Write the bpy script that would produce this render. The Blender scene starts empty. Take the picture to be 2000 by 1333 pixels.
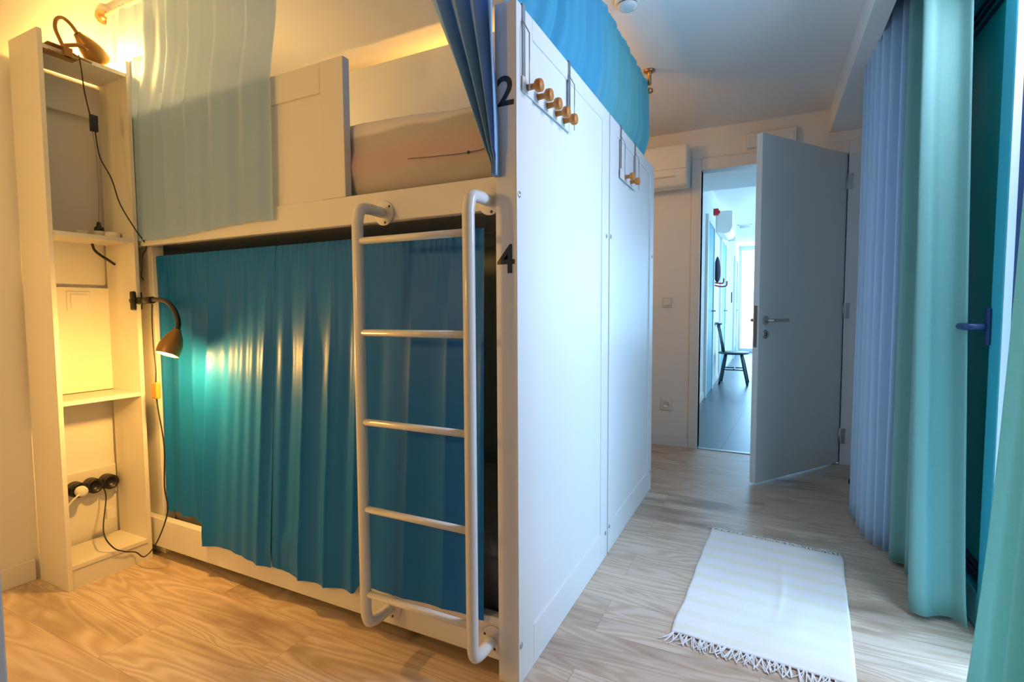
import bpy, bmesh, math, random
from mathutils import Vector, Matrix, noise
random.seed(7)
S = bpy.context.scene
COL = S.collection
PI = math.pi
R = math.radians

# ------------------------------------------------------------------ camera, sky, lights, exposure
yaw, pit, rol, FPX = .460877, -.0593037, -.005128, 1009.24
cam_d = bpy.data.cameras.new('camera'); cam = bpy.data.objects.new('camera', cam_d); COL.objects.link(cam)
fw = Vector((-math.sin(yaw)*math.cos(pit), math.cos(yaw)*math.cos(pit), math.sin(pit)))
r0 = Vector((math.cos(yaw), math.sin(yaw), 0)); u0 = r0.cross(fw)
r_ = r0*math.cos(rol) + u0*math.sin(rol); u_ = u0*math.cos(rol) - r0*math.sin(rol)
M = Matrix((r_, u_, -fw)).transposed().to_4x4(); M.translation = Vector((0, 0, 1.02))
cam.matrix_world = M
cam_d.sensor_fit = 'HORIZONTAL'; cam_d.sensor_width = 36; cam_d.lens = FPX/2000*36
cam_d.clip_start = .05; cam_d.clip_end = 200
S.camera = cam

W = bpy.data.worlds.new('sky'); S.world = W; W.use_nodes = True
bg = W.node_tree.nodes['Background']; bg.inputs[0].default_value = (.42, .72, 1.0, 1); bg.inputs[1].default_value = 4.2

def area(name, loc, rot, sx, sy, power, col):
    l = bpy.data.lights.new(name, 'AREA'); l.shape = 'RECTANGLE'; l.size = sx; l.size_y = sy
    l.energy = power; l.color = col
    o = bpy.data.objects.new(name, l); o.location = loc; o.rotation_euler = rot; COL.objects.link(o); return o
def point(name, loc, power, col, rad=.03):
    l = bpy.data.lights.new(name, 'POINT'); l.energy = power; l.color = col; l.shadow_soft_size = rad
    o = bpy.data.objects.new(name, l); o.location = loc; COL.objects.link(o); return o
DAY = (.30, .62, 1.0)
WARM = (1.0, .50, .10)
# daylight through the open balcony doorway, and through the glazed end of the corridor
area('daylight_balcony', (.88, 1.81, 1.80), (0, R(38), 0), .8, .36, 36, (.74, .74, .98))
area('daylight_balcony_low', (1.12, 1.74, .35), (0, R(132), 0), 1.0, .50, 48, (.22, .56, 1.0))
area('daylight_corridor', (.2, 13.3, 1.3), (-PI/2, 0, 0), 1.5, 2.2, 60, (.26, .60, 1.0))
area('daylight_corridor_side', (1.15, 8.5, 1.4), (0, PI/2, 0), 1.6, 3.0, 36, (.26, .60, 1.0))
# added warm fill light without a fixture, unseen behind the camera on the left
point('warm_fill', (-1.52, -.45, 1.35), 22, (1.0, .58, .165), .08)
# reading lamps inside the two upper bunks, hidden by the guard and the partition
point('upper_bunk_lamp', (-2.12, 1.62, 1.80), 3.2, (1.0, .60, .22), .05)
# the rear one, behind the partition
point('rear_bunk_lamp', (-1.4, 2.40, 2.0), 11, WARM, .03)
S.view_settings.view_transform = 'Standard'; S.view_settings.look = 'None'
S.view_settings.gamma = 1; S.view_settings.use_curve_mapping = False
S.view_settings.exposure = 0.0

# ------------------------------------------------------------------ materials
def mat(name, col, rough=.5, metal=0, var=0, vscale=8, bump=0, bscale=60, spec=.5, coat=0, stretch=(1,1,1)):
    m = bpy.data.materials.new(name); m.use_nodes = True; N = m.node_tree.nodes; L = m.node_tree.links
    b = N['Principled BSDF']; b.inputs['Base Color'].default_value = (*col, 1)
    b.inputs['Roughness'].default_value = rough; b.inputs['Metallic'].default_value = metal
    b.inputs['Specular IOR Level'].default_value = spec; b.inputs['Coat Weight'].default_value = coat
    tc = N.new('ShaderNodeTexCoord'); mp = N.new('ShaderNodeMapping'); mp.inputs['Scale'].default_value = stretch
    L.new(tc.outputs['Object'], mp.inputs[0])
    if var:
        n = N.new('ShaderNodeTexNoise'); n.inputs['Scale'].default_value = vscale; n.inputs['Detail'].default_value = 4
        L.new(mp.outputs[0], n.inputs['Vector'])
        mx = N.new('ShaderNodeMix'); mx.data_type = 'RGBA'
        mx.inputs[6].default_value = (*[c*(1-var) for c in col], 1); mx.inputs[7].default_value = (*[min(1, c*(1+var)) for c in col], 1)
        L.new(n.outputs['Fac'], mx.inputs[0]); L.new(mx.outputs[2], b.inputs['Base Color'])
    if bump:
        n2 = N.new('ShaderNodeTexNoise'); n2.inputs['Scale'].default_value = bscale; n2.inputs['Detail'].default_value = 3
        L.new(mp.outputs[0], n2.inputs['Vector'])
        bp = N.new('ShaderNodeBump'); bp.inputs['Strength'].default_value = bump; bp.inputs['Distance'].default_value = .01
        L.new(n2.outputs['Fac'], bp.inputs['Height']); L.new(bp.outputs[0], b.inputs['Normal'])
    return m

def cloth(name, col, trans=.4, tcol=None, weave=900, var=.06, stretch=(1,1,1), vscale=40, sheen=.3, bump=.15, rough=.85, clear=0, spec=.25):
    """fabric: diffuse + translucent, with a woven bump; clear = open weave one can see through"""
    m = bpy.data.materials.new(name); m.use_nodes = True; N = m.node_tree.nodes; L = m.node_tree.links
    b = N['Principled BSDF']; out = N['Material Output']
    b.inputs['Roughness'].default_value = rough; b.inputs['Sheen Weight'].default_value = sheen
    b.inputs['Sheen Tint'].default_value = (*[min(1, c*.5+.5) for c in col], 1)
    b.inputs['Specular IOR Level'].default_value = spec
    tc = N.new('ShaderNodeTexCoord'); mp = N.new('ShaderNodeMapping'); mp.inputs['Scale'].default_value = stretch
    L.new(tc.outputs['Object'], mp.inputs[0])
    n = N.new('ShaderNodeTexNoise'); n.inputs['Scale'].default_value = vscale; n.inputs['Detail'].default_value = 5
    L.new(mp.outputs[0], n.inputs['Vector'])
    mx = N.new('ShaderNodeMix'); mx.data_type = 'RGBA'
    mx.inputs[6].default_value = (*[c*(1-var) for c in col], 1); mx.inputs[7].default_value = (*[min(1, c*(1+var)) for c in col], 1)
    L.new(n.outputs['Fac'], mx.inputs[0]); L.new(mx.outputs[2], b.inputs['Base Color'])
    bp = N.new('ShaderNodeBump'); bp.inputs['Strength'].default_value = bump; bp.inputs['Distance'].default_value = .004
    L.new(n.outputs['Fac'], bp.inputs['Height']); L.new(bp.outputs[0], b.inputs['Normal'])
    t = N.new('ShaderNodeBsdfTranslucent'); tcx = tcol or col
    t.inputs[0].default_value = (*tcx, 1)
    ms = N.new('ShaderNodeMixShader'); ms.inputs[0].default_value = trans
    L.new(b.outputs[0], ms.inputs[1]); L.new(t.outputs[0], ms.inputs[2]); last = ms
    if clear:
        tr = N.new('ShaderNodeBsdfTransparent'); tr.inputs[0].default_value = (*[c*.5+.5 for c in col], 1)
        m2 = N.new('ShaderNodeMixShader'); m2.inputs[0].default_value = clear
        L.new(ms.outputs[0], m2.inputs[1]); L.new(tr.outputs[0], m2.inputs[2]); last = m2
    L.new(last.outputs[0], out.inputs[0])
    return m

def emis(name, col, st):
    m = bpy.data.materials.new(name); m.use_nodes = True; N = m.node_tree.nodes
    b = N['Principled BSDF']; b.inputs['Base Color'].default_value = (*col, 1)
    b.inputs['Emission Color'].default_value = (*col, 1); b.inputs['Emission Strength'].default_value = st
    return m

def oak(name):
    m = bpy.data.materials.new(name); m.use_nodes = True; N = m.node_tree.nodes; L = m.node_tree.links
    b = N['Principled BSDF']; b.inputs['Specular IOR Level'].default_value = .45
    tc = N.new('ShaderNodeTexCoord')
    br = N.new('ShaderNodeTexBrick'); br.offset = .37; br.offset_frequency = 2
    br.inputs['Scale'].default_value = 1; br.inputs['Brick Width'].default_value = 1.28; br.inputs['Row Height'].default_value = .192
    br.inputs['Mortar Size'].default_value = .0008; br.inputs['Mortar Smooth'].default_value = .2
    br.inputs['Color1'].default_value = (.0, .0, .0, 1); br.inputs['Color2'].default_value = (1, 1, 1, 1); br.inputs['Mortar'].default_value = (.5, .5, .5, 1)
    L.new(tc.outputs['Object'], br.inputs['Vector'])
    off = N.new('ShaderNodeVectorMath'); off.operation = 'MULTIPLY_ADD'
    off.inputs[1].default_value = (13.1, 7.3, 5.9)
    L.new(br.outputs['Color'], off.inputs[0]); L.new(tc.outputs['Object'], off.inputs[2])
    # broad cathedral grain
    mp = N.new('ShaderNodeMapping'); mp.inputs['Scale'].default_value = (1.1, 7.5, 1)
    L.new(off.outputs[0], mp.inputs[0])
    n1 = N.new('ShaderNodeTexNoise'); n1.inputs['Scale'].default_value = 1.0; n1.inputs['Detail'].default_value = 2; n1.inputs['Distortion'].default_value = .6
    L.new(mp.outputs[0], n1.inputs['Vector'])
    mul = N.new('ShaderNodeMath'); mul.operation = 'MULTIPLY'; mul.inputs[1].default_value = 85
    L.new(n1.outputs['Fac'], mul.inputs[0])
    sn = N.new('ShaderNodeMath'); sn.operation = 'SINE'; L.new(mul.outputs[0], sn.inputs[0])
    rg = N.new('ShaderNodeMapRange'); rg.inputs[1].default_value = -1; rg.inputs[2].default_value = 1
    L.new(sn.outputs[0], rg.inputs[0])
    # fine fibre
    mp2 = N.new('ShaderNodeMapping'); mp2.inputs['Scale'].default_value = (4, 130, 1); L.new(off.outputs[0], mp2.inputs[0])
    n2 = N.new('ShaderNodeTexNoise'); n2.inputs['Scale'].default_value = 1; n2.inputs['Detail'].default_value = 6; n2.inputs['Roughness'].default_value = .7
    L.new(mp2.outputs[0], n2.inputs['Vector'])
    # dark blotches and knots
    mp3 = N.new('ShaderNodeMapping'); mp3.inputs['Scale'].default_value = (1.6, 7, 1); L.new(off.outputs[0], mp3.inputs[0])
    n3 = N.new('ShaderNodeTexNoise'); n3.inputs['Scale'].default_value = 1; n3.inputs['Detail'].default_value = 5; L.new(mp3.outputs[0], n3.inputs['Vector'])
    r3 = N.new('ShaderNodeMapRange'); r3.inputs[1].default_value = .52; r3.inputs[2].default_value = .72; L.new(n3.outputs['Fac'], r3.inputs[0])
    def mix(fac, a, bb, facmul=None):
        x = N.new('ShaderNodeMix'); x.data_type = 'RGBA'
        if facmul is not None:
            q = N.new('ShaderNodeMath'); q.operation = 'MULTIPLY'; q.inputs[1].default_value = facmul; L.new(fac, q.inputs[0]); fac = q.outputs[0]
        if fac is not None: L.new(fac, x.inputs[0])
        for i, v in ((6, a), (7, bb)):
            if isinstance(v, tuple): x.inputs[i].default_value = (*v, 1)
            else: L.new(v, x.inputs[i])
        return x.outputs[2]
    c = mix(br.outputs['Color'], (.72, .58, .45), (.82, .69, .55))
    c = mix(rg.outputs[0], c, (.48, .33, .20), .60)
    c = mix(n2.outputs['Fac'], c, (.40, .27, .17), .50)
    c = mix(r3.outputs[0], c, (.24, .15, .10), .80)
    c = mix(br.outputs['Fac'], c, (.22, .14, .09), .6)
    L.new(c, b.inputs['Base Color'])
    rr = N.new('ShaderNodeMapRange'); rr.inputs[3].default_value = .30; rr.inputs[4].default_value = .46; L.new(n2.outputs['Fac'], rr.inputs[0]); L.new(rr.outputs[0], b.inputs['Roughness'])
    bp = N.new('ShaderNodeBump'); bp.inputs['Strength'].default_value = .12; bp.inputs['Distance'].default_value = .003
    L.new(n2.outputs['Fac'], bp.inputs['Height']); L.new(bp.outputs[0], b.inputs['Normal'])
    return m

def tiles(name):
    m = bpy.data.materials.new(name); m.use_nodes = True; N = m.node_tree.nodes; L = m.node_tree.links
    b = N['Principled BSDF']; b.inputs['Roughness'].default_value = .33
    tc = N.new('ShaderNodeTexCoord'); mp = N.new('ShaderNodeMapping'); mp.inputs['Rotation'].default_value = (0, 0, R(3)); mp.inputs['Location'].default_value = (.5, .1, 0)
    L.new(tc.outputs['Object'], mp.inputs[0])
    br = N.new('ShaderNodeTexBrick'); br.offset = 0; br.inputs['Scale'].default_value = 1
    br.inputs['Brick Width'].default_value = .62; br.inputs['Row Height'].default_value = .62; br.inputs['Mortar Size'].default_value = .006
    br.inputs['Color1'].default_value = (.06, .075, .09, 1); br.inputs['Color2'].default_value = (.08, .10, .12, 1); br.inputs['Mortar'].default_value = (.02, .03, .035, 1)
    L.new(mp.outputs[0], br.inputs['Vector']); L.new(br.outputs['Color'], b.inputs['Base Color'])
    return m

def stripes(name):
    m = bpy.data.materials.new(name); m.use_nodes = True; N = m.node_tree.nodes; L = m.node_tree.links
    b = N['Principled BSDF']; b.inputs['Roughness'].default_value = .95; b.inputs['Specular IOR Level'].default_value = .1
    tc = N.new('ShaderNodeTexCoord'); sp = N.new('ShaderNodeSeparateXYZ'); L.new(tc.outputs['UV'], sp.inputs[0])
    n = N.new('ShaderNodeTexNoise'); n.inputs['Scale'].default_value = 9; n.inputs['Detail'].default_value = 3; L.new(tc.outputs['UV'], n.inputs['Vector'])
    ma = N.new('ShaderNodeMath'); ma.operation = 'MULTIPLY_ADD'; ma.inputs[1].default_value = .035; L.new(n.outputs['Fac'], ma.inputs[0]); L.new(sp.outputs['Y'], ma.inputs[2])
    mu = N.new('ShaderNodeMath'); mu.operation = 'MULTIPLY'; mu.inputs[1].default_value = 2*PI*9.5; L.new(ma.outputs[0], mu.inputs[0])
    sn = N.new('ShaderNodeMath'); sn.operation = 'SINE'; L.new(mu.outputs[0], sn.inputs[0])
    rg = N.new('ShaderNodeMapRange'); rg.inputs[1].default_value = .15; rg.inputs[2].default_value = .5; L.new(sn.outputs[0], rg.inputs[0])
    mx = N.new('ShaderNodeMix'); mx.data_type = 'RGBA'; mx.inputs[6].default_value = (.86, .83, .80, 1); mx.inputs[7].default_value = (.84, .81, .68, 1)
    L.new(rg.outputs[0], mx.inputs[0]); L.new(mx.outputs[2], b.inputs['Base Color'])
    mp = N.new('ShaderNodeMapping'); mp.inputs['Scale'].default_value = (60, 260, 1); L.new(tc.outputs['UV'], mp.inputs[0])
    n2 = N.new('ShaderNodeTexNoise'); n2.inputs['Scale'].default_value = 1; L.new(mp.outputs[0], n2.inputs['Vector'])
    bp = N.new('ShaderNodeBump'); bp.inputs['Strength'].default_value = .5; bp.inputs['Distance'].default_value = .004; L.new(n2.outputs['Fac'], bp.inputs['Height']); L.new(bp.outputs[0], b.inputs['Normal'])
    return m

def bedcover(name):
    m = cloth(name, (.42, .39, .38), 0.0, vscale=90, var=.12, bump=.4, sheen=.1)
    N = m.node_tree.nodes; L = m.node_tree.links; b = N['Principled BSDF']
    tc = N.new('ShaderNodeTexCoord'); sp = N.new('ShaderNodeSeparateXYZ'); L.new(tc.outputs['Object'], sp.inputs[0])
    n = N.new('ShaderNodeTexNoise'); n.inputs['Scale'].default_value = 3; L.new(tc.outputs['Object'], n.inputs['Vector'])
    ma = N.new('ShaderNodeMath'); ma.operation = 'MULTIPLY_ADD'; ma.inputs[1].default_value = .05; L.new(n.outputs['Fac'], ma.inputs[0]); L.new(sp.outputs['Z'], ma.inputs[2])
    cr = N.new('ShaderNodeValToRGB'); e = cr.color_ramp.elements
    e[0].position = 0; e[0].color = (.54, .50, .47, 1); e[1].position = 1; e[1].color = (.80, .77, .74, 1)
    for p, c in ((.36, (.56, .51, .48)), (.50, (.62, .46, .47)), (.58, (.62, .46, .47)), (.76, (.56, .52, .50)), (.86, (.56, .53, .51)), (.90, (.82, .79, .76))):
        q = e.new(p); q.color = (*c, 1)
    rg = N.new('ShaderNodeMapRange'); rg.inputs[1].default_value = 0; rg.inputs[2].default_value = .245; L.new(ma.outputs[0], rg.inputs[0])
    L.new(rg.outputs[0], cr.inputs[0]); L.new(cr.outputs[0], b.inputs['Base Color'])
    return m

MT = dict(
    wall=mat('wall_paint', (.86, .84, .80), .75, var=.02, vscale=3, bump=.04, bscale=180),
    ceil=mat('ceiling_paint', (.87, .86, .84), .8, bump=.03, bscale=150),
    white=mat('white_lacquer', (.80, .79, .76), .38, var=.015, vscale=4, bump=.02, bscale=30),
    board=mat('white_melamine', (.80, .77, .70), .45, var=.02, vscale=20, bump=.02, bscale=80),
    doorw=mat('door_lacquer', (.84, .88, .88), .45, var=.02, vscale=2),
    trim=mat('trim_white', (.80, .79, .76), .45),
    tube=mat('white_powder_coat', (.82, .81, .78), .28, coat=.3, bump=.02, bscale=200),
    plast=mat('white_plastic', (.82, .80, .75), .35),
    black=mat('black_plastic', (.012, .011, .012), .35, bump=.03, bscale=120),
    rubber=mat('black_cord', (.012, .010, .010), .5, bump=.1, bscale=200),
    decal=mat('black_vinyl', (.012, .012, .016), .4),
    chrome=mat('brushed_steel', (.55, .54, .52), .3, 1, bump=.03, bscale=300),
    dark=mat('dark_screw', (.10, .09, .08), .4, .8),
    copper=mat('copper_metal', (.60, .30, .14), .35, 1),
    bronze=mat('bronze_lacquer', (.36, .19, .05), .36, .35, bump=.02, bscale=100),
    knob=mat('beech_wood', (.55, .20, .03), .45, var=.2, vscale=50, stretch=(1, 6, 1)),
    wire=mat('grey_steel', (.38, .39, .40), .35, .8),
    teal=mat('teal_lacquer', (.03, .22, .28), .4, var=.1, vscale=2),
    dglass=mat('dark_glass', (.0, .60, .66), .45, coat=.1),
    tealframe=mat('frame_paint', (.04, .42, .52), .35),
    navy=mat('frame_gasket', (.01, .035, .12), .4),
    alu=mat('white_aluminium', (.80, .84, .88), .35),
    hdoor=mat('corridor_door', (.13, .38, .46), .5),  # bluish shading of the corridor is put into this leaf colour
    red=mat('red_plastic', (.55, .01, .02), .4),
    chair=mat('black_stain', (.012, .05, .06), .35, var=.3, vscale=30),
    felt=mat('dark_felt', (.02, .025, .05), .9, bump=.3),
    concrete=mat('balcony_concrete', (.45, .47, .46), .9, var=.1),
    quilt=bedcover('fitted_sheet'),
    rug=stripes('rug_weave'),
    fringe=mat('rug_fringe', (.82, .80, .77), .95),
    oak=oak('oak_laminate'), tile=tiles('grey_tiles'),
    bulb=emis('warm_bulb', (1.0, .62, .22), 60),
    blue=cloth('petrol_blue_cloth', (.004, .16, .56), .04, (.0, .2, .7), vscale=300, sheen=.0, var=.08, rough=.42, bump=.03, spec=.28),
    bright=cloth('bright_blue_cloth', (.42, .70, 1.0), .34, (.2, .6, 1.0), vscale=300, sheen=.2, rough=.4, spec=.7, bump=.05),
    sky=cloth('sky_blue_cloth', (.09, .44, .70), .40, (.10, .52, .85), vscale=250, sheen=.1, stretch=(1, 1, .1)),
    sheer=cloth('pale_blue_sheer', (.42, .64, 1.0), .36, (.58, .74, 1.0), vscale=300, sheen=.1, clear=.17),
    lav=cloth('soft_blue_cloth', (.50, .70, .90), .15, (.2, .45, .75), vscale=250, sheen=.2),
    green=cloth('seafoam_linen', (.26, .52, .47), .28, (.34, .56, .46), vscale=110, stretch=(.35, .35, 5), sheen=.1, var=.14, bump=.25),
)

# ------------------------------------------------------------------ geometry helpers (world coordinates)
def bx(bm, x0, x1, y0, y1, z0, z1, bev=0):
    vs = [bm.verts.new((x, y, z)) for x in (x0, x1) for y in (y0, y1) for z in (z0, z1)]
    fs = [bm.faces.new([vs[i] for i in f]) for f in ((0,1,3,2),(4,6,7,5),(0,4,5,1),(2,3,7,6),(0,2,6,4),(1,5,7,3))]
    if bev:
        es = {e for f in fs for e in f.edges}
        bmesh.ops.bevel(bm, geom=list(es), offset=bev, segments=2, affect='EDGES', profile=.5)
    return bm
def box(x0, x1, y0, y1, z0, z1, bev=0): return bx(bmesh.new(), x0, x1, y0, y1, z0, z1, bev)
def smooth(pts, n=6, closed=False):
    P = [Vector(p) for p in pts]; out = []
    for i in range(len(P)-1):
        a = P[i-1] if i > 0 else P[i]*2-P[i+1]; b, c = P[i], P[i+1]; d = P[i+2] if i+2 < len(P) else c*2-b
        for k in range(n):
            t = k/n; out.append(.5*((2*b)+(c-a)*t+(2*a-5*b+4*c-d)*t*t+(3*b-a-3*c+d)*t**3))
    out.append(P[-1]); return out
def tube(bm, pts, r, seg=10, cap=True, rf=None):
    P = [Vector(p) for p in pts]; rings = []; up = None
    for i, p in enumerate(P):
        t = (P[min(i+1, len(P)-1)]-P[max(i-1, 0)]).normalized()
        if up is None: up = Vector((0, 0, 1)) if abs(t.z) < .9 else Vector((1, 0, 0))
        n = (up - t*up.dot(t)).normalized(); up = n; b = t.cross(n)
        rr = rf(i/(len(P)-1)) if rf else r
        rings.append([bm.verts.new(p + (n*math.cos(a)+b*math.sin(a))*rr) for a in [2*PI*k/seg for k in range(seg)]])
    for A, B in zip(rings, rings[1:]):
        for k in range(seg):
            f = bm.faces.new((A[k], A[(k+1) % seg], B[(k+1) % seg], B[k])); f.smooth = True
    if cap: bm.faces.new(rings[0][::-1]); bm.faces.new(rings[-1])
    return bm
def lathe(bm, o, axis, prof, seg=24):
    """prof: list of (distance along axis, radius)"""
    a = Vector(axis).normalized(); n = (Vector((0, 0, 1)) if abs(a.z) < .9 else Vector((1, 0, 0))).cross(a).normalized(); b = a.cross(n); o = Vector(o)
    rings = []
    for d, r in prof:
        rings.append([bm.verts.new(o+a*d+(n*math.cos(2*PI*k/seg)+b*math.sin(2*PI*k/seg))*max(r, 1e-4)) for k in range(seg)])
    for A, B in zip(rings, rings[1:]):
        for k in range(seg):
            f = bm.faces.new((A[k], A[(k+1) % seg], B[(k+1) % seg], B[k])); f.smooth = True
    if prof[0][1] > 0: bm.faces.new(rings[0][::-1])
    if prof[-1][1] > 0: bm.faces.new(rings[-1])
    return bm
def grid(nu, nv, fn, uv=False):
    bm = bmesh.new(); V = [[bm.verts.new(fn(i/nu, j/nv)) for j in range(nv+1)] for i in range(nu+1)]
    lay = bm.loops.layers.uv.new('UVMap') if uv else None
    for i in range(nu):
        for j in range(nv):
            f = bm.faces.new((V[i][j], V[i+1][j], V[i+1][j+1], V[i][j+1])); f.smooth = True
            if uv:
                for l, (a, b) in zip(f.loops, ((i, j), (i+1, j), (i+1, j+1), (i, j+1))): l[lay].uv = (a/nu, b/nv)
    return bm
def wloc(o):
    v = Vector((0, 0, 0))
    while o: v += o.location; o = o.parent
    return v
def obj(name, bm, m, parent=None, label=None, loc=None):
    """link bm (world coords) as one mesh object; children are stored relative to the parent"""
    base = wloc(parent) if parent else Vector(loc) if loc else Vector((0, 0, 0))
    if any(base): bmesh.ops.translate(bm, verts=bm.verts, vec=-base)
    bmesh.ops.recalc_face_normals(bm, faces=bm.faces)
    me = bpy.data.meshes.new(name); bm.to_mesh(me); bm.free()
    me.materials.append(MT[m]); o = bpy.data.objects.new(name, me); COL.objects.link(o)
    if parent: o.parent = parent
    elif loc: o.location = loc
    if label: o['label'] = label
    return o
def thing(name, label, cat, loc, group=None):
    o = bpy.data.objects.new(name, None); o.empty_display_size = .05; COL.objects.link(o); o.location = loc
    o['label'] = label; o['category'] = cat
    if group: o['group'] = group
    return o
def tag(o, label, cat, group=None):
    o['label'] = label; o['category'] = cat
    if group: o['group'] = group
    return o
def struct(name, bm, m, parent=None):
    o = obj(name, bm, m, parent)
    if not parent: o['kind'] = 'structure'
    return o
def sgrp(name):
    o = bpy.data.objects.new(name, None); COL.objects.link(o); o['kind'] = 'structure'; return o
def solid(o, t):
    md = o.modifiers.new('thickness', 'SOLIDIFY'); md.thickness = t; md.offset = 0; return o

# ------------------------------------------------------------------ the room
XL, XR, YB, YF, ZC = -2.5, .64, -2.3, 3.955, 2.295
HX = -.66      # corridor's left wall
struct('floor', box(XL-.1, XR+.12, YB-.1, YF+.005, -.1, 0), 'oak')
struct('ceiling', box(XL-.1, XR+.2, YB-.1, YF+.1, ZC, ZC+.1), 'ceil')
struct('wall_left', box(XL-.1, XL, YB-.1, YF+.1, 0, ZC), 'wall')
struct('wall_back', box(XL, XR+.12, YB-.1, YB, 0, ZC), 'wall')
bm = box(XL, -.45, YF, YF+.1, 0, ZC); bx(bm, .436, XR+.12, YF, YF+.1, 0, ZC); bx(bm, -.45, .436, YF, YF+.1, 2.02, ZC)
struct('wall_far', bm, 'wall')
bm = box(XR, XR+.12, 3.0, YF, 0, ZC); bx(bm, XR, XR+.12, YB, .85, 0, ZC); bx(bm, XR, XR+.12, .85, 3.0, 2.22, ZC)
struct('wall_right', bm, 'wall')
# dropped soffit along the balcony side, with a pocket for the curtains
bm = box(.325, .395, YB, YF, 2.15, ZC-.001); bx(bm, .395, XR, 3.03, YF, 2.15, ZC-.001)
struct('trim_1', bm, 'ceil')
struct('baseboard_left', box(XL, XL+.012, YB, .91, 0, .08, .002), 'trim')
struct('baseboard_far', box(XL, -.516, YF-.012, YF, 0, .08, .002), 'trim')
# door casing
bm = box(-.515, -.45, YF-.015, YF+.1, 0, 2.085, .003); bx(bm, .436, .53, YF-.015, YF+.1, 0, 2.085, .003); bx(bm, -.45, .436, YF-.015, YF+.1, 2.005, 2.085, .003)
struct('trim_2', bm, 'trim')
struct('trim_3', box(-.45, .436, YF-.01, YF+.03, 0, .004, .001), 'wire')

# open room door (hinged right, swung into the room)
D = sgrp('door_1')
hinge = Vector((.436, 3.965, 0)); dv = Vector((-.0505-.436, 3.262-3.965, 0)); L_ = dv.length; dv.normalize(); nv = Vector((dv.y, -dv.x, 0))   # nv: towards the corridor side
if nv.x > 0: nv = -nv
def dpt(s, n, z): return hinge + dv*s + nv*n + Vector((0, 0, z))
def dbox(bm, s0, s1, n0, n1, z0, z1, bev=0):
    b2 = box(s0, s1, n0, n1, z0, z1, bev)
    for v in b2.verts: v.co = dpt(v.co.x, v.co.y, v.co.z)
    me = bpy.data.meshes.new('t'); b2.to_mesh(me); bm.from_mesh(me); b2.free(); bpy.data.meshes.remove(me); return bm
obj('leaf', dbox(bmesh.new(), .006, L_, 0, .037, .008, 2.005, .002), 'doorw', D)
zh = .955
h = obj('door_handle', lathe(bmesh.new(), dpt(L_-.06, 0, zh), -nv, [(0, .026), (.006, .026), (.008, .022), (.008, .0)]), 'chrome', D)
b2 = lathe(bmesh.new(), dpt(L_-.06, 0, zh), -nv, [(0, .010), (.05, .010)])
tube(b2, smooth([dpt(L_-.06, -.035, zh), dpt(L_-.062, -.05, zh), dpt(L_-.085, -.054, zh), dpt(L_-.13, -.054, zh), dpt(L_-.19, -.054, zh)], 4), .0095, 12)
obj('lever', b2, 'chrome', h)
b2 = lathe(bmesh.new(), dpt(L_-.06, .037, zh), nv, [(0, .026), (.007, .024), (.007, .0)])
tube(b2, smooth([dpt(L_-.06, .037, zh), dpt(L_-.062, .085, zh), dpt(L_-.085, .092, zh), dpt(L_-.19, .092, zh)], 4), .0095, 12)
obj('door_handle', b2, 'chrome', D)
b2 = lathe(bmesh.new(), dpt(L_-.06, 0, .875), -nv, [(0, .026), (.006, .026), (.008, .02), (.008, .0)])
e = obj('keyhole_plate', b2, 'chrome', D)
obj('keyhole', dbox(bmesh.new(), L_-.064, L_-.056, -.0095, -.0085, .862, .888), 'black', e)
obj('latch_plate', dbox(bmesh.new(), L_-.001, L_+.0015, .008, .03, .80, 1.04, .001), 'chrome', D)
for z in (1.827, 1.007, .189):
    b2 = lathe(bmesh.new(), hinge+Vector((-.004, -.014, z-.05)), (0, 0, 1), [(0, .009), (.10, .009)], 12)
    bx(b2, .440, .462, 3.935, 3.942, z-.05, z+.05)
    obj('hinge', b2, 'chrome', D)

# corridor beyond the door
YE = 13.6
struct('floor_2', box(HX-.1, 1.3, YF+.005, YE, -.1, -.002), 'tile')
bm = box(HX-.1, 1.3, YF+.1, YE, 2.5, 2.6)
struct('ceiling_2', bm, 'ceil')
struct('trim_4', box(HX, 1.2, 5.35, 5.95, 2.28, 2.5), 'ceil')
struct('wall_corridor_left', box(HX-.1, HX, YF+.1, YE, 0, 2.5), 'wall')
bm = box(1.2, 1.3, YF+.1, 7.0, 0, 2.5); bx(bm, 1.2, 1.3, 10.0, YE, 0, 2.5); bx(bm, 1.2, 1.3, 7.0, 10.0, 0, .6); bx(bm, 1.2, 1.3, 7.0, 10.0, 2.2, 2.5)
struct('wall_corridor_right', bm, 'wall')
struct('baseboard_corridor', box(HX, HX+.012, YF+.1, YE, 0, .07), 'trim')
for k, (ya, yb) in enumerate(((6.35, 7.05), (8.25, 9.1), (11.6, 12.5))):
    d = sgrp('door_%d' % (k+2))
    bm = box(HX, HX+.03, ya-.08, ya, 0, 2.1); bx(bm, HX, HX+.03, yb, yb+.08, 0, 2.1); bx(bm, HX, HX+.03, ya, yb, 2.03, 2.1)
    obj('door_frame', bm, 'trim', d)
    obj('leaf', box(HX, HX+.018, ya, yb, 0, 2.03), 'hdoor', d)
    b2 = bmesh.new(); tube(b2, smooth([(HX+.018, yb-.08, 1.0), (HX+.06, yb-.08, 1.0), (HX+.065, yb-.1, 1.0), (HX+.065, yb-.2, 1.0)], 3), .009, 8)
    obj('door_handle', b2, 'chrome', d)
w2 = sgrp('window_2')
bm = bmesh.new()
for x in (HX, .0, .62, 1.14): bx(bm, x, x+.06, YE-.06, YE, .08, 2.42)
for z in (0, 2.42): bx(bm, HX, 1.2, YE-.06, YE, z, z+.08)
obj('window_frame', bm, 'alu', w2)

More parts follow.
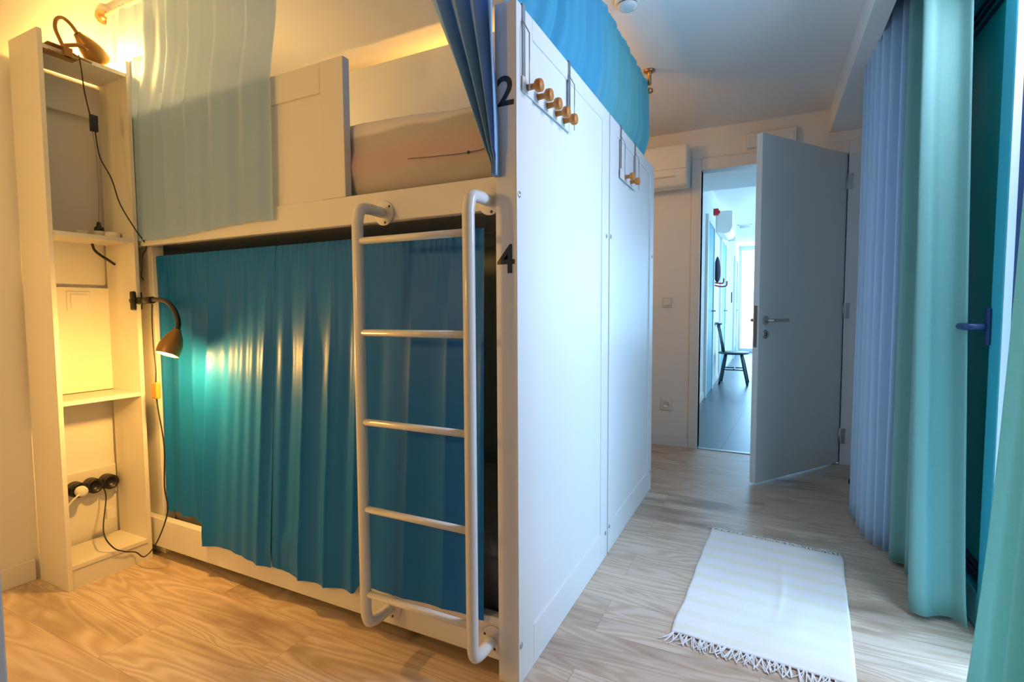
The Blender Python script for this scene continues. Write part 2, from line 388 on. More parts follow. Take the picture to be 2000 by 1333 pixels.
# ------------------------------------------------------------------ balcony door
B = sgrp('window_1')
bm = box(XR-.02, XR+.10, 2.96, 3.0, 0, 2.22); bx(bm, XR-.02, XR+.10, .85, .905, 0, 2.22); bx(bm, XR-.02, XR+.10, .91, 2.96, 2.15, 2.22)
obj('window_frame', bm, 'tealframe', B)
lx0, lx1, ly0, ly1 = XR-.035, XR+.025, 1.975, 2.955
bm = box(lx0, lx1, ly0, ly0+.085, .01, 2.15, .004); bx(bm, lx0, lx1, ly1-.085, ly1, .01, 2.15, .004)
bx(bm, lx0, lx1, ly0+.085, ly1-.085, .01, .12, .004); bx(bm, lx0, lx1, ly0+.085, ly1-.085, 2.05, 2.15, .004)
lf = obj('balcony_door_leaf', bm, 'tealframe', B)
obj('pane', box(XR-.008, XR+.004, ly0+.085, ly1-.085, .12, 2.05), 'dglass', lf)
bm = bmesh.new()
for z in (.128, .152, .178, 2.035, 2.005, 1.97): bx(bm, XR-.016, XR-.008, ly0+.085, ly1-.085, z, z+.010)
obj('glazing_bead', bm, 'navy', lf)
obj('leaf_edge', box(lx0+.002, lx0+.020, ly0-.004, ly0, .012, 2.148), 'alu', lf)
obj('leaf_gasket', box(lx0+.020, lx1-.002, ly0-.003, ly0, .012, 2.148), 'navy', lf)
bm = box(lx0-.010, lx0, 2.045, 2.075, .905, 1.02, .004)
tube(bm, smooth([(lx0-.008, 2.06, .962), (lx0-.045, 2.06, .962), (lx0-.055, 2.075, .962), (lx0-.055, 2.13, .962), (lx0-.052, 2.20, .960)], 4), .011, 10)
obj('door_handle', bm, 'navy', lf)
j = obj('jamb', box(XR+.03, XR+.09, 1.83, 1.955, 0, 2.15, .003), 'navy', B)
obj('strike_plate', box(XR+.024, XR+.03, 1.90, 1.93, 1.36, 1.50, .001), 'chrome', j)
struct('balcony_floor', box(XR+.12, 3.5, -3, 5, -.12, -.02), 'concrete')
struct('window_sill', box(XR-.02, XR+.12, .91, 2.955, .0, .012), 'alu')

# ------------------------------------------------------------------ bunk beds
PX0, PX1 = -.645, -.583
def end_panel(parent, y0, y1, z1, numbers=False):
    bm = box(PX0, PX1-.005, y0+.004, y1-.004, .012, z1-.004)
    p = obj('end_panel', bm, 'white', parent)
    bm = box(PX0, PX1, y0, y0+.10, 0, z1, .002); bx(bm, PX0, PX1, y1-.09, y1, 0, z1, .002)
    bx(bm, PX0, PX1, y0+.10, y1-.09, z1-.055, z1, .002); bx(bm, PX0, PX1, y0+.10, y1-.09, 0, .12, .002)
    obj('panel_frame', bm, 'white', p)
    for y, z in ((y0+.013, 1.318), (y0+.013, .11), (y1-.035, 1.312), (y1-.03, .103)):
        obj('bolt', lathe(bmesh.new(), (PX1, y, z), (1, 0, 0), [(0, .009), (.002, .008), (.002, .004), (.0005, .003), (.0005, 0)], 12), 'chrome', p)
    return p
def number(txt, x, y, z, size, parent):
    cu = bpy.data.curves.new('number', 'FONT'); cu.body = txt; cu.size = size; cu.extrude = .0004; cu.offset = .0015; cu.align_x = 'CENTER'
    t = bpy.data.objects.new('t', cu); COL.objects.link(t); bpy.context.view_layer.update()
    me = bpy.data.meshes.new_from_object(t.evaluated_get(bpy.context.evaluated_depsgraph_get())); bpy.data.objects.remove(t)
    me.transform(Matrix.Rotation(PI/2, 4, 'X')); me.name = 'number'
    me.materials.clear(); me.materials.append(MT['decal'])
    o = bpy.data.objects.new('number', me); COL.objects.link(o); o.parent = parent
    o.location = Vector((x, y, z)) - wloc(parent); o['label'] = 'black number %s' % txt; return o

BED = thing('bunk_bed', 'white wooden bunk bed with ladder, numbered 2 and 4 on its front edge', 'bunk bed', (-1.5, 1.22, 0))
p = end_panel(BED, 1.207, 2.055, 1.80)
number('2', -.6145, 1.2062, 1.544, .104, p); number('4', -.6145, 1.2062, 1.118, .104, p)
obj('side_rail', box(-2.40, PX0, 1.22, 1.250, 1.286, 1.373, .003), 'white', BED)
obj('side_rail', box(-2.40, PX0, 1.22, 1.250, .047, .168, .003), 'white', BED)
obj('side_rail', box(-2.40, PX0, 2.02, 2.05, 1.286, 1.373, .003), 'white', BED)
obj('side_rail', box(-2.40, PX0, 2.02, 2.05, .047, .168, .003), 'white', BED)
g = obj('guard_panel', box(-2.34, -1.268, 1.228, 1.240, 1.373, 1.705), 'white', BED)
obj('stile', box(-1.272, -1.176, 1.220, 1.248, 1.373, 1.796, .002), 'white', g)
obj('top_rail', box(-2.34, -1.2735, 1.221, 1.247, 1.703, 1.7955, .002), 'white', g)
obj('stile', box(-2.40, -2.34, 1.220, 1.248, 1.373, 1.796, .002), 'white', g)
obj('bed_post', box(-2.44, -2.262, 1.2525, 1.30, 0, 1.80, .003), 'white', BED)
obj('head_panel', box(-2.44, -2.40, 1.30, 2.05, 0, 1.80, .003), 'white', BED)
obj('bed_base', box(-2.39, PX0, 1.285, 2.02, 1.300, 1.340), 'white', BED)
obj('bed_base', box(-2.39, PX0, 1.285, 2.02, .06, .10), 'black', BED)
obj('curtain_wire', tube(bmesh.new(), [(-2.262, 1.279, 1.236), (PX0, 1.279, 1.236)], .004, 8), 'wire', BED)
# ladder, screwed to the two front rails
LAD = obj('ladder', bmesh.new(), 'tube', BED)
ly = 1.105
for x in (-1.024, -.667):
    pts = smooth([(x, ly+.1, 1.308), (x, ly+.045, 1.309), (x, ly+.012, 1.300), (x, ly, 1.265)], 5)[:-1] + [Vector((x, ly, 1.265)), Vector((x, ly, .70)), Vector((x, ly, .155))] + smooth([(x, ly, .150), (x, ly+.012, .118), (x, ly+.045, .107), (x, ly+.1, .107)], 5)[1:]
    obj('ladder_rail', tube(bmesh.new(), [(p.x, p.y, p.z) for p in pts], .0158, 16), 'tube', LAD)
    for z in (1.308, .107):
        xa = x + (.0)
        pl = obj('mounting_plate', lathe(bmesh.new(), (xa, 1.2195, z), (0, -1, 0), [(0, .036), (.0035, .036), (.005, .034), (.005, 0)], 32), 'tube', LAD)
        for a in (40, 160, 280):
            bm = bmesh.new(); lathe(bm, (xa+.028*math.cos(R(a)), 1.2145, z+.028*math.sin(R(a))), (0, -1, 0), [(0, .0042), (.0015, .003), (.0015, 0)], 10)
            obj('screw', bm, 'dark', LAD)
for z in (1.213, .960, .708, .457, .207):
    obj('rung', tube(bmesh.new(), [(-1.024, ly, z), (-.667, ly, z)], .0098, 14), 'tube', LAD)

BED2 = thing('bunk_bed', 'white bunk bed standing behind the ladder bunk, its end panel nearer the door', 'bunk bed', (-1.5, 2.1, 0))
end_panel(BED2, 2.070, 2.950, 1.80)
for y in (2.085, 2.915):
    for z0, z1 in ((1.286, 1.373), (.047, .168)): obj('side_rail', box(-2.40, PX0, y, y+.03, z0, z1, .003), 'white', BED2)
obj('bed_base', box(-2.39, PX0, 2.12, 2.91, 1.300, 1.340), 'white', BED2)
obj('head_panel', box(-2.44, -2.40, 2.085, 2.945, 0, 1.80, .003), 'white', BED2)
# partition between the two bunks, open at the top
tag(obj('partition', box(XL, PX0-.03, 2.0565, 2.069, 0, 2.235), 'wall'), 'cream partition board standing between the two bunk beds, just short of the ceiling', 'partition')
# opposite bunk panel, edge at left border; unseen rest enlarged to block warm light
tag(obj('bed_end_panel', box(-1.06, -1.0, -1.60, .326, 0, 2.28, .003), 'white'), 'pale upright panel edge standing close to the camera at the left border', 'panel')

# mattresses
def mattress(x0, x1, y0, y1, z0, z1, label):
    base = Vector(((x0+x1)/2, (y0+y1)/2, z0))
    bm = bmesh.new(); bmesh.ops.create_cube(bm, size=1)
    for v in bm.verts: v.co = Vector((x0+(v.co.x+.5)*(x1-x0), y0+(v.co.y+.5)*(y1-y0), z0+(v.co.z+.5)*(z1-z0)))
    bmesh.ops.bevel(bm, geom=bm.edges[:], offset=.03, segments=4, affect='EDGES', profile=.6)
    bmesh.ops.subdivide_edges(bm, edges=[e for e in bm.edges if e.calc_length() > .1], cuts=24, use_grid_fill=True)
    for v in bm.verts:
        c = v.co; n = noise.noise(Vector((c.x*3.2+c.z*5, c.y*3, c.z*9)))*.012 + noise.noise(Vector((c.x*7-c.z*13, c.y*8, c.z*16+3)))*.006
        side = min(1, max(0, (c.z-z0)/.05))
        if c.y < y0+.05: c.y -= n*side + .012*math.sin(PI*min(1, max(0, (c.z-z0)/(z1-z0))))
        if c.z > z1-.04: c.z += n*.8 + .012*(1-((c.x-(x0+x1)/2)/(x1-x0)*2)**4) - .03*max(0, (c.x-(x1-.12))/.12)**2
    for f in bm.faces: f.smooth = True
    o = obj('mattress', bm, 'quilt', loc=base); tag(o, label, 'mattress'); return o
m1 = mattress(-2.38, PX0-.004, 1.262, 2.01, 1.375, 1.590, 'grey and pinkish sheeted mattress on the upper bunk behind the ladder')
bm = bmesh.new()
tube(bm, smooth([(-.95, 1.238, 1.462), (-.85, 1.236, 1.455), (-.75, 1.238, 1.452), (-.69, 1.241, 1.457), (-.66, 1.243, 1.47)], 4), .0011, 6)
obj('seam', bm, 'dark', m1)
bm = bmesh.new(); lathe(bm, (-.745, 1.2385, 1.452), (0, -1, 0), [(0, .0045), (.0025, .004), (.0025, 0)], 10)
obj('stud', bm, 'black', m1)
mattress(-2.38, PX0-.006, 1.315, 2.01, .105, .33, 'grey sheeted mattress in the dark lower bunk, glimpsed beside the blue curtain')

# ------------------------------------------------------------------ curtains
def fnoise(x, s, k): return noise.noise(Vector((x*s, k*11.3, k*3.1)))
def lower_curtain(x0, x1, zb, seed, label, outf):
    """hangs on the wire under the upper rail; zb(x) hem height; outf(x) 1 where the hem falls outside the lower rail"""
    def fn(u, v):
        x = x0+(x1-x0)*u; top = 1.250; zbx = zb(x); z = top+(zbx-top)*v
        h = 1.250-z
        o = outf(x)
        yb = 1.262 + (1.202-1.262)*o
        y = 1.266 + (yb-1.266)*min(1, h/1.07)
        if z < .2 and o > .5: y = min(y, 1.206)
        g = math.exp(-h/.045)
        k = (1-.72*st(x, -1.25, -1.05))
        amp = (.003+.017*min(1, h/.4))*(1-.3*v)*k
        ph = x*6.1+1.1*fnoise(x, 2.6, seed)+.12*v
        s1 = abs(math.sin(PI*ph)); s1 = 1-2*s1**.75
        s2 = math.sin(2*PI*(x*11.7+1.2*fnoise(x, 3.3, seed+4)+.3*v)+seed)
        s = .75*s1*(1+.5*fnoise(x, 5, seed+8)) + .30*s2*(1-.5*v) + .12*math.sin(2*PI*(x*3.1+.5*v)+seed)
        f = -amp*s*(1-g*.6)
        f += g*.0035*math.sin(2*PI*(x*38+1.5*fnoise(x, 9, 3)))
        lim = (1.215 if (o > .5 and z < .22) else 1.9)
        y = y + f*(1 if o < .5 else .9)
        if o > .5 and z < .23: y = min(y, 1.214)
        elif z < .19: y = max(y, 1.2535)
        y = max(y, 1.17)
        if h < .012: y += .002
        return Vector((x+(.024*v*st(x, -1.0, x1) if x1 > -1 else 0), y, z))
    o = obj('bed_curtain', grid(int((x1-x0)*230), 60, fn), 'blue', loc=((x0+x1)/2, 1.25, 0)); tag(o, label, 'curtain', 'petrol blue curtains of the lower bunk')
    # stored in world coordinates: shift handled by obj
    return o
def zb1(x): return .178 if x < -1.945 else .122+.012*math.sin((x+1.93)*16)-.0*x
def st(x, a, b): t = min(1, max(0, (x-a)/(b-a))); return t*t*(3-2*t)
lower_curtain(-2.262, -1.551, lambda x: .188-.012*st(x, -2.26, -1.95)-.050*st(x, -1.945, -1.925)+.008*math.sin((x+1.93)*13)*st(x, -1.94, -1.8), 1.3,
              'petrol blue lower bunk curtain lit by the black reading lamp, left of the seam', lambda x: st(x, -1.95, -1.92))
lower_curtain(-1.549, -.712, lambda x: .122-.012*math.sin((x+1.55)*9)*(1-st(x, -1.2, -1.14))+.032*st(x, -1.165, -1.14)+.008*st(x, -1.1, -.75), 5.1,
              'petrol blue lower bunk curtain hanging behind the white ladder, right of the seam', lambda x: 1)

def rod(name, a, b, r, m): return tube(bmesh.new(), [a, b], r, 12)
R1 = thing('curtain_rod', 'pale rod along the ladder side of the bunk, brass end on the left wall', 'curtain rod', (-2.5, 1.232, 2.24))
obj('rod', tube(bmesh.new(), [(-2.495, 1.232, 2.240), (-.60, 1.232, 2.240)], .008, 12), 'trim', R1)
obj('end_cap', lathe(bmesh.new(), (-2.5, 1.232, 2.240), (1, 0, 0), [(0, .026), (.012, .026), (.024, .022), (.034, .012), (.034, 0)], 24), 'copper', R1)

def upper_left(u, v):
    x = -2.46+(-1.462+2.46)*u - .018*v*u; top = 2.250; zb = 1.315-.012*math.sin(u*5)+.02*(u < .12)
    z = top+(zb-top)*v; h = top-z
    amp = .004+.016*min(1, h/.15)*(1-.5*v); w = 1-.55*u
    s = math.sin(2*PI*(x*7+.5*fnoise(x, 3, 2)))+.6*math.sin(2*PI*(x*13.3+.6*fnoise(x, 4, 7)+.3*v))
    y = 1.232-.03*st(h, .2, .5)+amp*s*w*.8 + math.exp(-h/.03)*.004*math.sin(2*PI*x*45)
    # ironed creases
    for zc in (1.78, 1.58, 1.50): y -= .0035*math.exp(-((z-zc)/.005)**2)
    if z < 1.86: y = min(y, 1.217)
    if x < -2.25 and z < 2.02: y = 1.2125+.0035*math.sin(2*PI*(x*13+.3*v))
    return Vector((x, y, z))
o = obj('bed_curtain', grid(180, 90, upper_left), 'sheer', loc=(-1.96, 1.21, 0))
tag(o, 'thin pale blue curtain hanging over the upper bunk guard beside the clip lamp', 'curtain')

def upper_right(u, v):
    top, zb = 2.245, 1.365
    z = top+(zb-top)*v; t = st(v, 0, 1)
    # left and right outlines of the gathered cloth
    xl = -1.02 + (.385)*(v**.95); xr = -.608 - .022*v - .012*math.sin(PI*min(1, v*1.05))**2
    if xl > xr-.016: xl = xr-.016
    x = xl+(xr-xl)*u
    w = (xr-xl); n = 7.5
    s = math.sin(2*PI*(u*n*.5+.15*math.sin(3*v)))+.5*math.sin(2*PI*(u*n+.3))
    y = 1.205-.012*math.sin(PI*v)+(.012+.016*min(1, v*3))*s*(1-.35*v)
    if z < 1.42: y = max(1.18, y)
    if z < 1.385: y = min(y, 1.214)
    return Vector((x, y, z))
o = obj('bed_curtain', grid(150, 70, upper_right), 'bright', loc=(-.75, 1.2, 0)); solid(o, .0012)
tag(o, 'bright blue curtain gathered and tapering down beside the number 2 post', 'curtain')

R2 = thing('curtain_rod', 'copper coloured rod under the ceiling above the white end panels', 'curtain rod', (-.61, 1.25, 2.225))
obj('rod', tube(bmesh.new(), [(-.640, 1.235, 2.208), (-.640, 2.90, 2.208)], .009, 12), 'copper', R2)
bm = lathe(bmesh.new(), (-.640, 2.905, 2.208), (0, 1, 0), [(0, .012), (.006, .022), (.02, .022), (.03, .012), (.03, 0)], 20)
obj('finial', bm, 'copper', R2)
bm = lathe(bmesh.new(), (-.598, 2.87, ZC), (0, 0, -1), [(0, .030), (.008, .030), (.012, .018), (.02, .010), (.075, .010), (.075, 0)], 20)
lathe(bm, (-.598, 2.87, 2.20), (0, 0, -1), [(0, .012), (.006, .02), (.02, .02), (.026, .01), (.026, 0)], 20)
obj('ceiling_bracket', bm, 'copper', R2)
def side_curtain(y0, y1, seed, label, flare):
    def fn(u, v):
        y = y0+(y1-y0)*u; top = 2.240; zb = 1.74; z = top+(zb-top)*v; h = top-z
        yy = y + flare*v*(u if flare > 0 else 1-u)
        s = math.sin(2*PI*(y*6.3+.8*fnoise(y, 3, seed)))+.5*math.sin(2*PI*(y*13+.6*fnoise(y, 5, seed+3)+.2*v))
        x = -.612 + (.004+.010*min(1, h/.1))*s*.8 + math.exp(-h/.03)*.0018*math.sin(2*PI*y*45)
        if z < 1.83: x = min(x, PX0-.004+0*x) if False else x
        x -= .042*st(v, .55, .9)
        return Vector((x, yy, z))
    o = obj('bed_curtain', grid(420, 36, fn), 'sky', loc=(-.62, (y0+y1)/2, 1.7)); return tag(o, label, 'curtain', 'sky blue curtains above the end panels')
side_curtain(1.245, 2.0705, 2.2, 'sky blue curtain above the nearer end panel with five-knob rack', 0)
side_curtain(2.072, 2.895, 6.4, 'sky blue curtain above the farther end panel, ending at the copper bracket', .05)

def plan_curtain(plan, z0, z1, name, m, label, n=6, top_scale=None, nv=30, flare=None, t=.0015):
    P = smooth([(a, b, 0) for a, b in plan], n)
    N_ = len(P)-1
    cx = sum(p.x for p in P)/len(P); cy = sum(p.y for p in P)/len(P)
    def fn(u, v):
        k = u*N_; i = min(int(round(k)), N_); p = P[i]
        z = z1+(z0-z1)*v
        x, y = p.x, p.y
        if top_scale:
            tx, ty = top_scale(u); g = (1-v)**.7
            x += tx*g; y += ty*g
        if flare:
            fx, fy, fz = flare(u, v); x += fx; y += fy; z += fz
        x += .003*noise.noise(Vector((u*20, v*3, 1))); y += .004*noise.noise(Vector((u*17, v*2.5, 5)))
        return Vector((x, y, z))
    o = obj(name, grid(N_, nv, fn), m, loc=(cx, cy, 0)); solid(o, t); tag(o, label, 'curtain'); return o
# soft blue curtain: narrow pleats
lav = [(.43, 2.99), (.375, 2.95), (.44, 2.93), (.378, 2.89), (.45, 2.86), (.382, 2.80), (.455, 2.77), (.385, 2.71), (.46, 2.69), (.395, 2.64), (.47, 2.625), (.415, 2.585), (.48, 2.585), (.445, 2.548), (.50, 2.56), (.54, 2.58)]
plan_curtain(lav, .018, 2.27, 'window_curtain', 'lav', 'soft blue pleated curtain, farthest along the balcony side near the room door', 6)
gr = [(.54, 2.56), (.475, 2.53), (.452, 2.46), (.505, 2.44), (.482, 2.36), (.53, 2.33), (.482, 2.25), (.515, 2.20), (.455, 2.13), (.440, 2.075), (.475, 2.05), (.512, 2.075), (.552, 2.078), (.578, 2.03)]
plan_curtain(gr, .018, 2.27, 'window_curtain', 'green', 'seafoam linen curtain between the soft blue curtain and the balcony door', 6,
             top_scale=lambda u: (-.035*st(u, .5, .9), .10*st(u, .4, .9)))
# near curtain, pulled away from the opening
gn = [(.50, 1.66), (.515, 1.60), (.487, 1.54), (.53, 1.49), (.475, 1.43), (.53, 1.39), (.47, 1.33), (.53, 1.28), (.48, 1.22), (.53, 1.17), (.48, 1.11), (.53, 1.05), (.49, .99), (.53, .93), (.49, .86), (.54, .80)]
plan_curtain(gn, .018, 2.27, 'window_curtain', 'green', 'seafoam linen curtain nearest the camera at the right border', 7,
             flare=lambda u, v: (-.02*(1-u)**3*v**3, (1-u)*(-.15+.17*v**2.2), 0))
for k, (y0, y1) in enumerate(((1.0, 3.0),)):
    tag(obj('curtain_track', box(.46, .49, -.6, 3.0, 2.272, ZC-.001), 'trim'), 'white curtain track hidden in the ceiling pocket over the balcony curtains', 'curtain track')

# ------------------------------------------------------------------ bookcase and what hangs on it
BX0, BX1, BY0, BY1 = -2.476, -2.268, .917, 1.206
K = thing('bookcase', 'tall narrow white open bookcase standing against the left wall', 'bookcase', (-2.37, 1.065, 0))
obj('side_panel', box(BX0, BX1, BY0, BY0+.015, 0, 2.0, .001), 'board', K)
obj('side_panel', box(BX0, BX1, BY1-.015, BY1, 0, 2.0, .001), 'board', K)
obj('top_board', box(BX0+.012, BX1-.002, BY0+.015, BY1-.015, 1.938, 1.953, .001), 'board', K)
for z in (1.312, .697, .088): obj('shelf', box(BX0+.004, BX1-.002, BY0+.015, BY1-.015, z-.016, z, .001), 'board', K)
obj('plinth', box(BX1-.02, BX1-.006, BY0+.015, BY1-.015, 0, .072), 'board', K)
obj('back_rail', box(BX0, BX0+.012, BY0+.015, BY1-.015, 1.80, 1.925), 'board', K)
obj('back_rail', box(BX0, BX0+.004, BY0+.015, BY1-.015, .70, 1.12), 'board', K)

def shade(bm, neck, axis, ln, rmax):
    """bell shade, open at the far end, with a wall thickness"""
    pr = [(0, .013), (.012, .017), (.3*ln, rmax*.72), (.6*ln, rmax*.98), (.85*ln, rmax*1.02), (ln, rmax*.96)]
    inn = [(ln, rmax*.96-.002), (.85*ln, rmax-.002), (.6*ln, rmax*.94), (.3*ln, rmax*.66), (.018, .012), (.018, 0)]
    q = [(d, r) for d, r in pr]
    P = smooth([(a, b, 0) for a, b in q], 4); I = smooth([(a, b, 0) for a, b in inn], 3)
    lathe(bm, neck, axis, [(0, 0)]+[(p.x, p.y) for p in P]+[(p.x, max(p.y, 0)) for p in I], 28)
def clip(bm, at, d, up, s=1.0):
    """two jaws of a spring clip around point at, opening along d"""
    d = Vector(d).normalized(); up = Vector(up).normalized(); w = d.cross(up)
    def jaw(sg):
        pts = [at-d*.045*s+up*.022*sg*s, at-d*.01*s+up*.016*sg*s, at+d*.02*s+up*.012*sg*s, at+d*.05*s+up*.010*sg*s]
        for a, b in zip(pts, pts[1:]):
            vs = []
            for p in (a, b):
                for k in (-1, 1):
                    for h in (0, .005*s): vs.append(bm.verts.new(p+w*.014*k*s+up*h*sg))
            for f in ((0,1,3,2),(4,6,7,5),(0,4,5,1),(2,3,7,6),(0,2,6,4),(1,5,7,3)): bm.faces.new([vs[i] for i in f])
    jaw(1); jaw(-1)
    lathe(bm, at-w*.017*s, w, [(0, .010*s), (.034*s, .010*s)], 14)
WC = thing('clip_lamp', 'lit bronze gooseneck clip lamp clamped on top of the bookcase', 'lamp', (-2.28, .985, 1.953))
bm = bmesh.new()
bx(bm, -2.300, -2.252, .940, 1.030, 1.9300, 1.9345, .0015)         # jaw under the board
bx(bm, -2.300, -2.252, .940, 1.000, 1.9565, 1.9600, .0015)         # jaw on the board
bx(bm, -2.266, -2.248, .985, 1.012, 1.9300, 1.9620, .003)
tube(bm, smooth([(-2.256, .985, 1.962), (-2.254, 1.010, 1.975), (-2.252, 1.035, 1.984), (-2.250, 1.056, 1.974)], 4), .007, 8)
tube(bm, smooth([(-2.256, .990, 1.955), (-2.252, 1.03, 1.940), (-2.250, 1.068, 1.936)], 4), .0045, 8)
obj('clip', bm, 'bronze', WC)
neck1 = Vector((-2.285, 1.043, 2.038)); ax1 = Vector((-.022, .078, -.058)).normalized()
obj('gooseneck', tube(bmesh.new(), smooth([(-2.262, .990, 1.960), (-2.268, .983, 1.985), (-2.275, .974, 2.022), (-2.278, .980, 2.056), (-2.282, 1.000, 2.072), (-2.284, 1.022, 2.064), (-2.285, 1.040, 2.044), tuple(neck1)], 5), .0062, 10), 'bronze', WC)
bm = bmesh.new(); shade(bm, neck1, ax1, .110, .038); sh = obj('lamp_shade', bm, 'bronze', WC)
bm = bmesh.new(); bmesh.ops.create_uvsphere(bm, u_segments=16, v_segments=10, radius=.016, matrix=Matrix.Translation(neck1+ax1*.075)); obj('bulb', bm, 'bulb', WC)
point('clip_lamp_light', neck1+ax1*.122, 24, WARM, .02)

LC = thing('clip_lamp', 'lit black gooseneck reading lamp clamped on the bookcase side in front of the blue curtain', 'lamp', (-2.268, 1.20, 1.066))
bm = bmesh.new()
bx(bm, -2.292, -2.266, 1.176, 1.1905, 1.028, 1.104, .006)      # inner jaw
bx(bm, -2.292, -2.266, 1.2065, 1.2115, 1.032, 1.100, .002)      # outer jaw
bx(bm, -2.267, -2.232, 1.186, 1.207, 1.052, 1.080, .005)       # spring block
lathe(bm, (-2.278, 1.172, 1.066), (0, 1, 0), [(0, .008), (.008, .008)], 12)
obj('clip', bm, 'black', LC)
bm = bmesh.new(); tube(bm, [(-2.23, 1.20, 1.066), (-2.205, 1.19, 1.067), (-2.13, 1.175, 1.067)], .0135, 12); obj('socket_body', bm, 'black', LC)
neck2 = Vector((-1.930, 1.145, .957)); ax2 = Vector((.0, -.036, -.080)).normalized()
obj('gooseneck', tube(bmesh.new(), smooth([(-2.14, 1.176, 1.067), (-2.09, 1.170, 1.068), (-2.02, 1.160, 1.061), (-1.96, 1.150, 1.036), (-1.927, 1.145, .998), (-1.924, 1.145, .972), tuple(neck2)], 5), .0085, 12), 'black', LC)
bm = bmesh.new(); shade(bm, neck2, ax2, .098, .038); obj('lamp_shade', bm, 'bronze', LC, 'bronze brown lamp shade')
bm = bmesh.new(); bmesh.ops.create_uvsphere(bm, u_segments=16, v_segments=10, radius=.022, matrix=Matrix.Translation(neck2+ax2*.076)); obj('bulb', bm, 'bulb', LC)
point('reading_lamp_light', neck2+ax2*.110, 20, WARM, .022)
# cords
o = obj('cord', tube(bmesh.new(), smooth([(-2.13, 1.172, 1.052), (-2.132, 1.17, .98), (-2.130, 1.17, .88), (-2.122, 1.17, .80), (-2.126, 1.17, .745)], 4), .0022, 6), 'rubber', LC)
bm = box(-2.142, -2.108, 1.160, 1.178, .685, .748, .004); obj('cord_switch', bm, 'knob', LC)
o = obj('cord', tube(bmesh.new(), smooth([(-2.126, 1.17, .69), (-2.118, 1.17, .64), (-2.09, 1.17, .50), (-2.10, 1.17, .34), (-2.078, 1.165, .245), (-2.13, 1.15, .12), (-2.20, 1.14, .05), (-2.262, 1.14, .055), (-2.262, 1.10, .075), (-2.262, 1.06, .11), (-2.30, 1.05, .17), (-2.42, 1.12, .26), (-2.462, 1.13, .30)], 5), .0025, 6), 'rubber', LC)
bm = box(-2.405, -2.385, 1.105, 1.135, .18, .225, .001); obj('cord_tag', bm, 'plast', LC, 'white printed tag on the cord')
o = obj('cord', tube(bmesh.new(), smooth([(-2.252, 1.03, 1.948), (-2.25, 1.035, 1.90), (-2.25, 1.041, 1.822), (-2.25, 1.055, 1.74)], 4), .0022, 6), 'rubber', WC)
bm = box(-2.258, -2.242, 1.053, 1.077, 1.688, 1.748, .003); s_ = obj('cord_switch', bm, 'black', WC)
o = obj('cord', tube(bmesh.new(), smooth([(-2.25, 1.068, 1.69), (-2.25, 1.079, 1.60), (-2.25, 1.114, 1.527), (-2.25, 1.140, 1.435), (-2.25, 1.19, 1.345), (-2.25, 1.226, 1.288), (-2.25, 1.212, 1.25), (-2.25, 1.205, 1.19), (-2.255, 1.2055, 1.165), (-2.262, 1.2165, 1.15)], 5), .0022, 6), 'rubber', WC)
# plug and cups on the middle shelf
P_ = thing('power_plug', 'black plug stuck upright into a white adapter on the middle bookcase shelf', 'plug', (-2.41, 1.14, 1.312))
obj('plug_body', lathe(bmesh.new(), (-2.41, 1.14, 1.345), (0, 0, 1), [(0, .016), (.014, .016), (.018, .009), (.035, .007), (.035, 0)], 16), 'black', P_)
obj('adapter', lathe(bmesh.new(), (-2.41, 1.14, 1.312), (0, 0, 1), [(0, .020), (.032, .020), (.033, .018), (.033, 0)], 20), 'plast', P_)
obj('cord', tube(bmesh.new(), smooth([(-2.41, 1.14, 1.378), (-2.412, 1.146, 1.50), (-2.43, 1.153, 1.66), (-2.462, 1.155, 1.78)], 4), .0015, 6), 'wire', P_)
t1 = obj('adapter', lathe(bmesh.new(), (-2.36, 1.162, 1.312), (0, 0, 1), [(0, .025), (.026, .025), (.027, .022), (.027, 0)], 24), 'plast', loc=(-2.36, 1.162, 1.312)); 
for v in t1.data.vertices: pass
tag(t1, 'squat white round adapter at the right end of the middle bookcase shelf', 'adapter')
t2 = obj('adapter', lathe(bmesh.new(), (-2.42, 1.085, 1.312), (0, 0, 1), [(0, .022), (.028, .022), (.029, .020), (.029, 0)], 24), 'plast', loc=(-2.42, 1.085, 1.312))
tag(t2, 'white round adapter at the back of the middle shelf, left of the black plug', 'adapter')
tag(obj('cable_end', tube(bmesh.new(), smooth([(-2.44, 1.128, 1.294), (-2.42, 1.125, 1.27), (-2.41, 1.14, 1.25), (-2.40, 1.162, 1.232), (-2.40, 1.185, 1.215)], 4), .005, 8), 'rubber'), 'short thick black cable hanging under the middle bookcase shelf', 'cable')
# switch and sockets on the left wall, seen through the bookcase
sw = thing('light_switch', 'cream light switch on the left wall, seen through the bookcase', 'switch', (XL, 1.085, 1.067))
obj('plate', box(XL, XL+.033, 1.045, 1.125, 1.025, 1.105, .003), 'plast', sw)
obj('rocker', box(XL+.033, XL+.038, 1.056, 1.114, 1.037, 1.093, .002), 'plast', sw)
so = thing('wall_socket', 'wide cream socket plate low on the left wall behind the bookcase', 'socket', (XL, 1.08, .31))
obj('plate', box(XL, XL+.012, .955, 1.195, .255, .375, .003), 'plast', so)
ad = thing('socket_adapter', 'black triple socket adapter plugged into the wall in the bookcase bottom', 'adapter', (XL+.012, 1.10, .312))
for k, y in enumerate((1.042, 1.098, 1.154)):
    bm = lathe(bmesh.new(), (XL+.012, y, .312), (1, 0, 0), [(0, .030), (.040, .030), (.044, .027), (.044, .021), (.026, .019), (.026, 0)], 28)
    obj('outlet', bm, 'black', ad)
obj('bar', box(XL+.012, XL+.036, .965, 1.15, .297, .327, .003), 'black', ad)
wp = thing('power_plug', 'white plug with white cord in the black triple adapter', 'plug', (XL+.055, 1.042, .312))
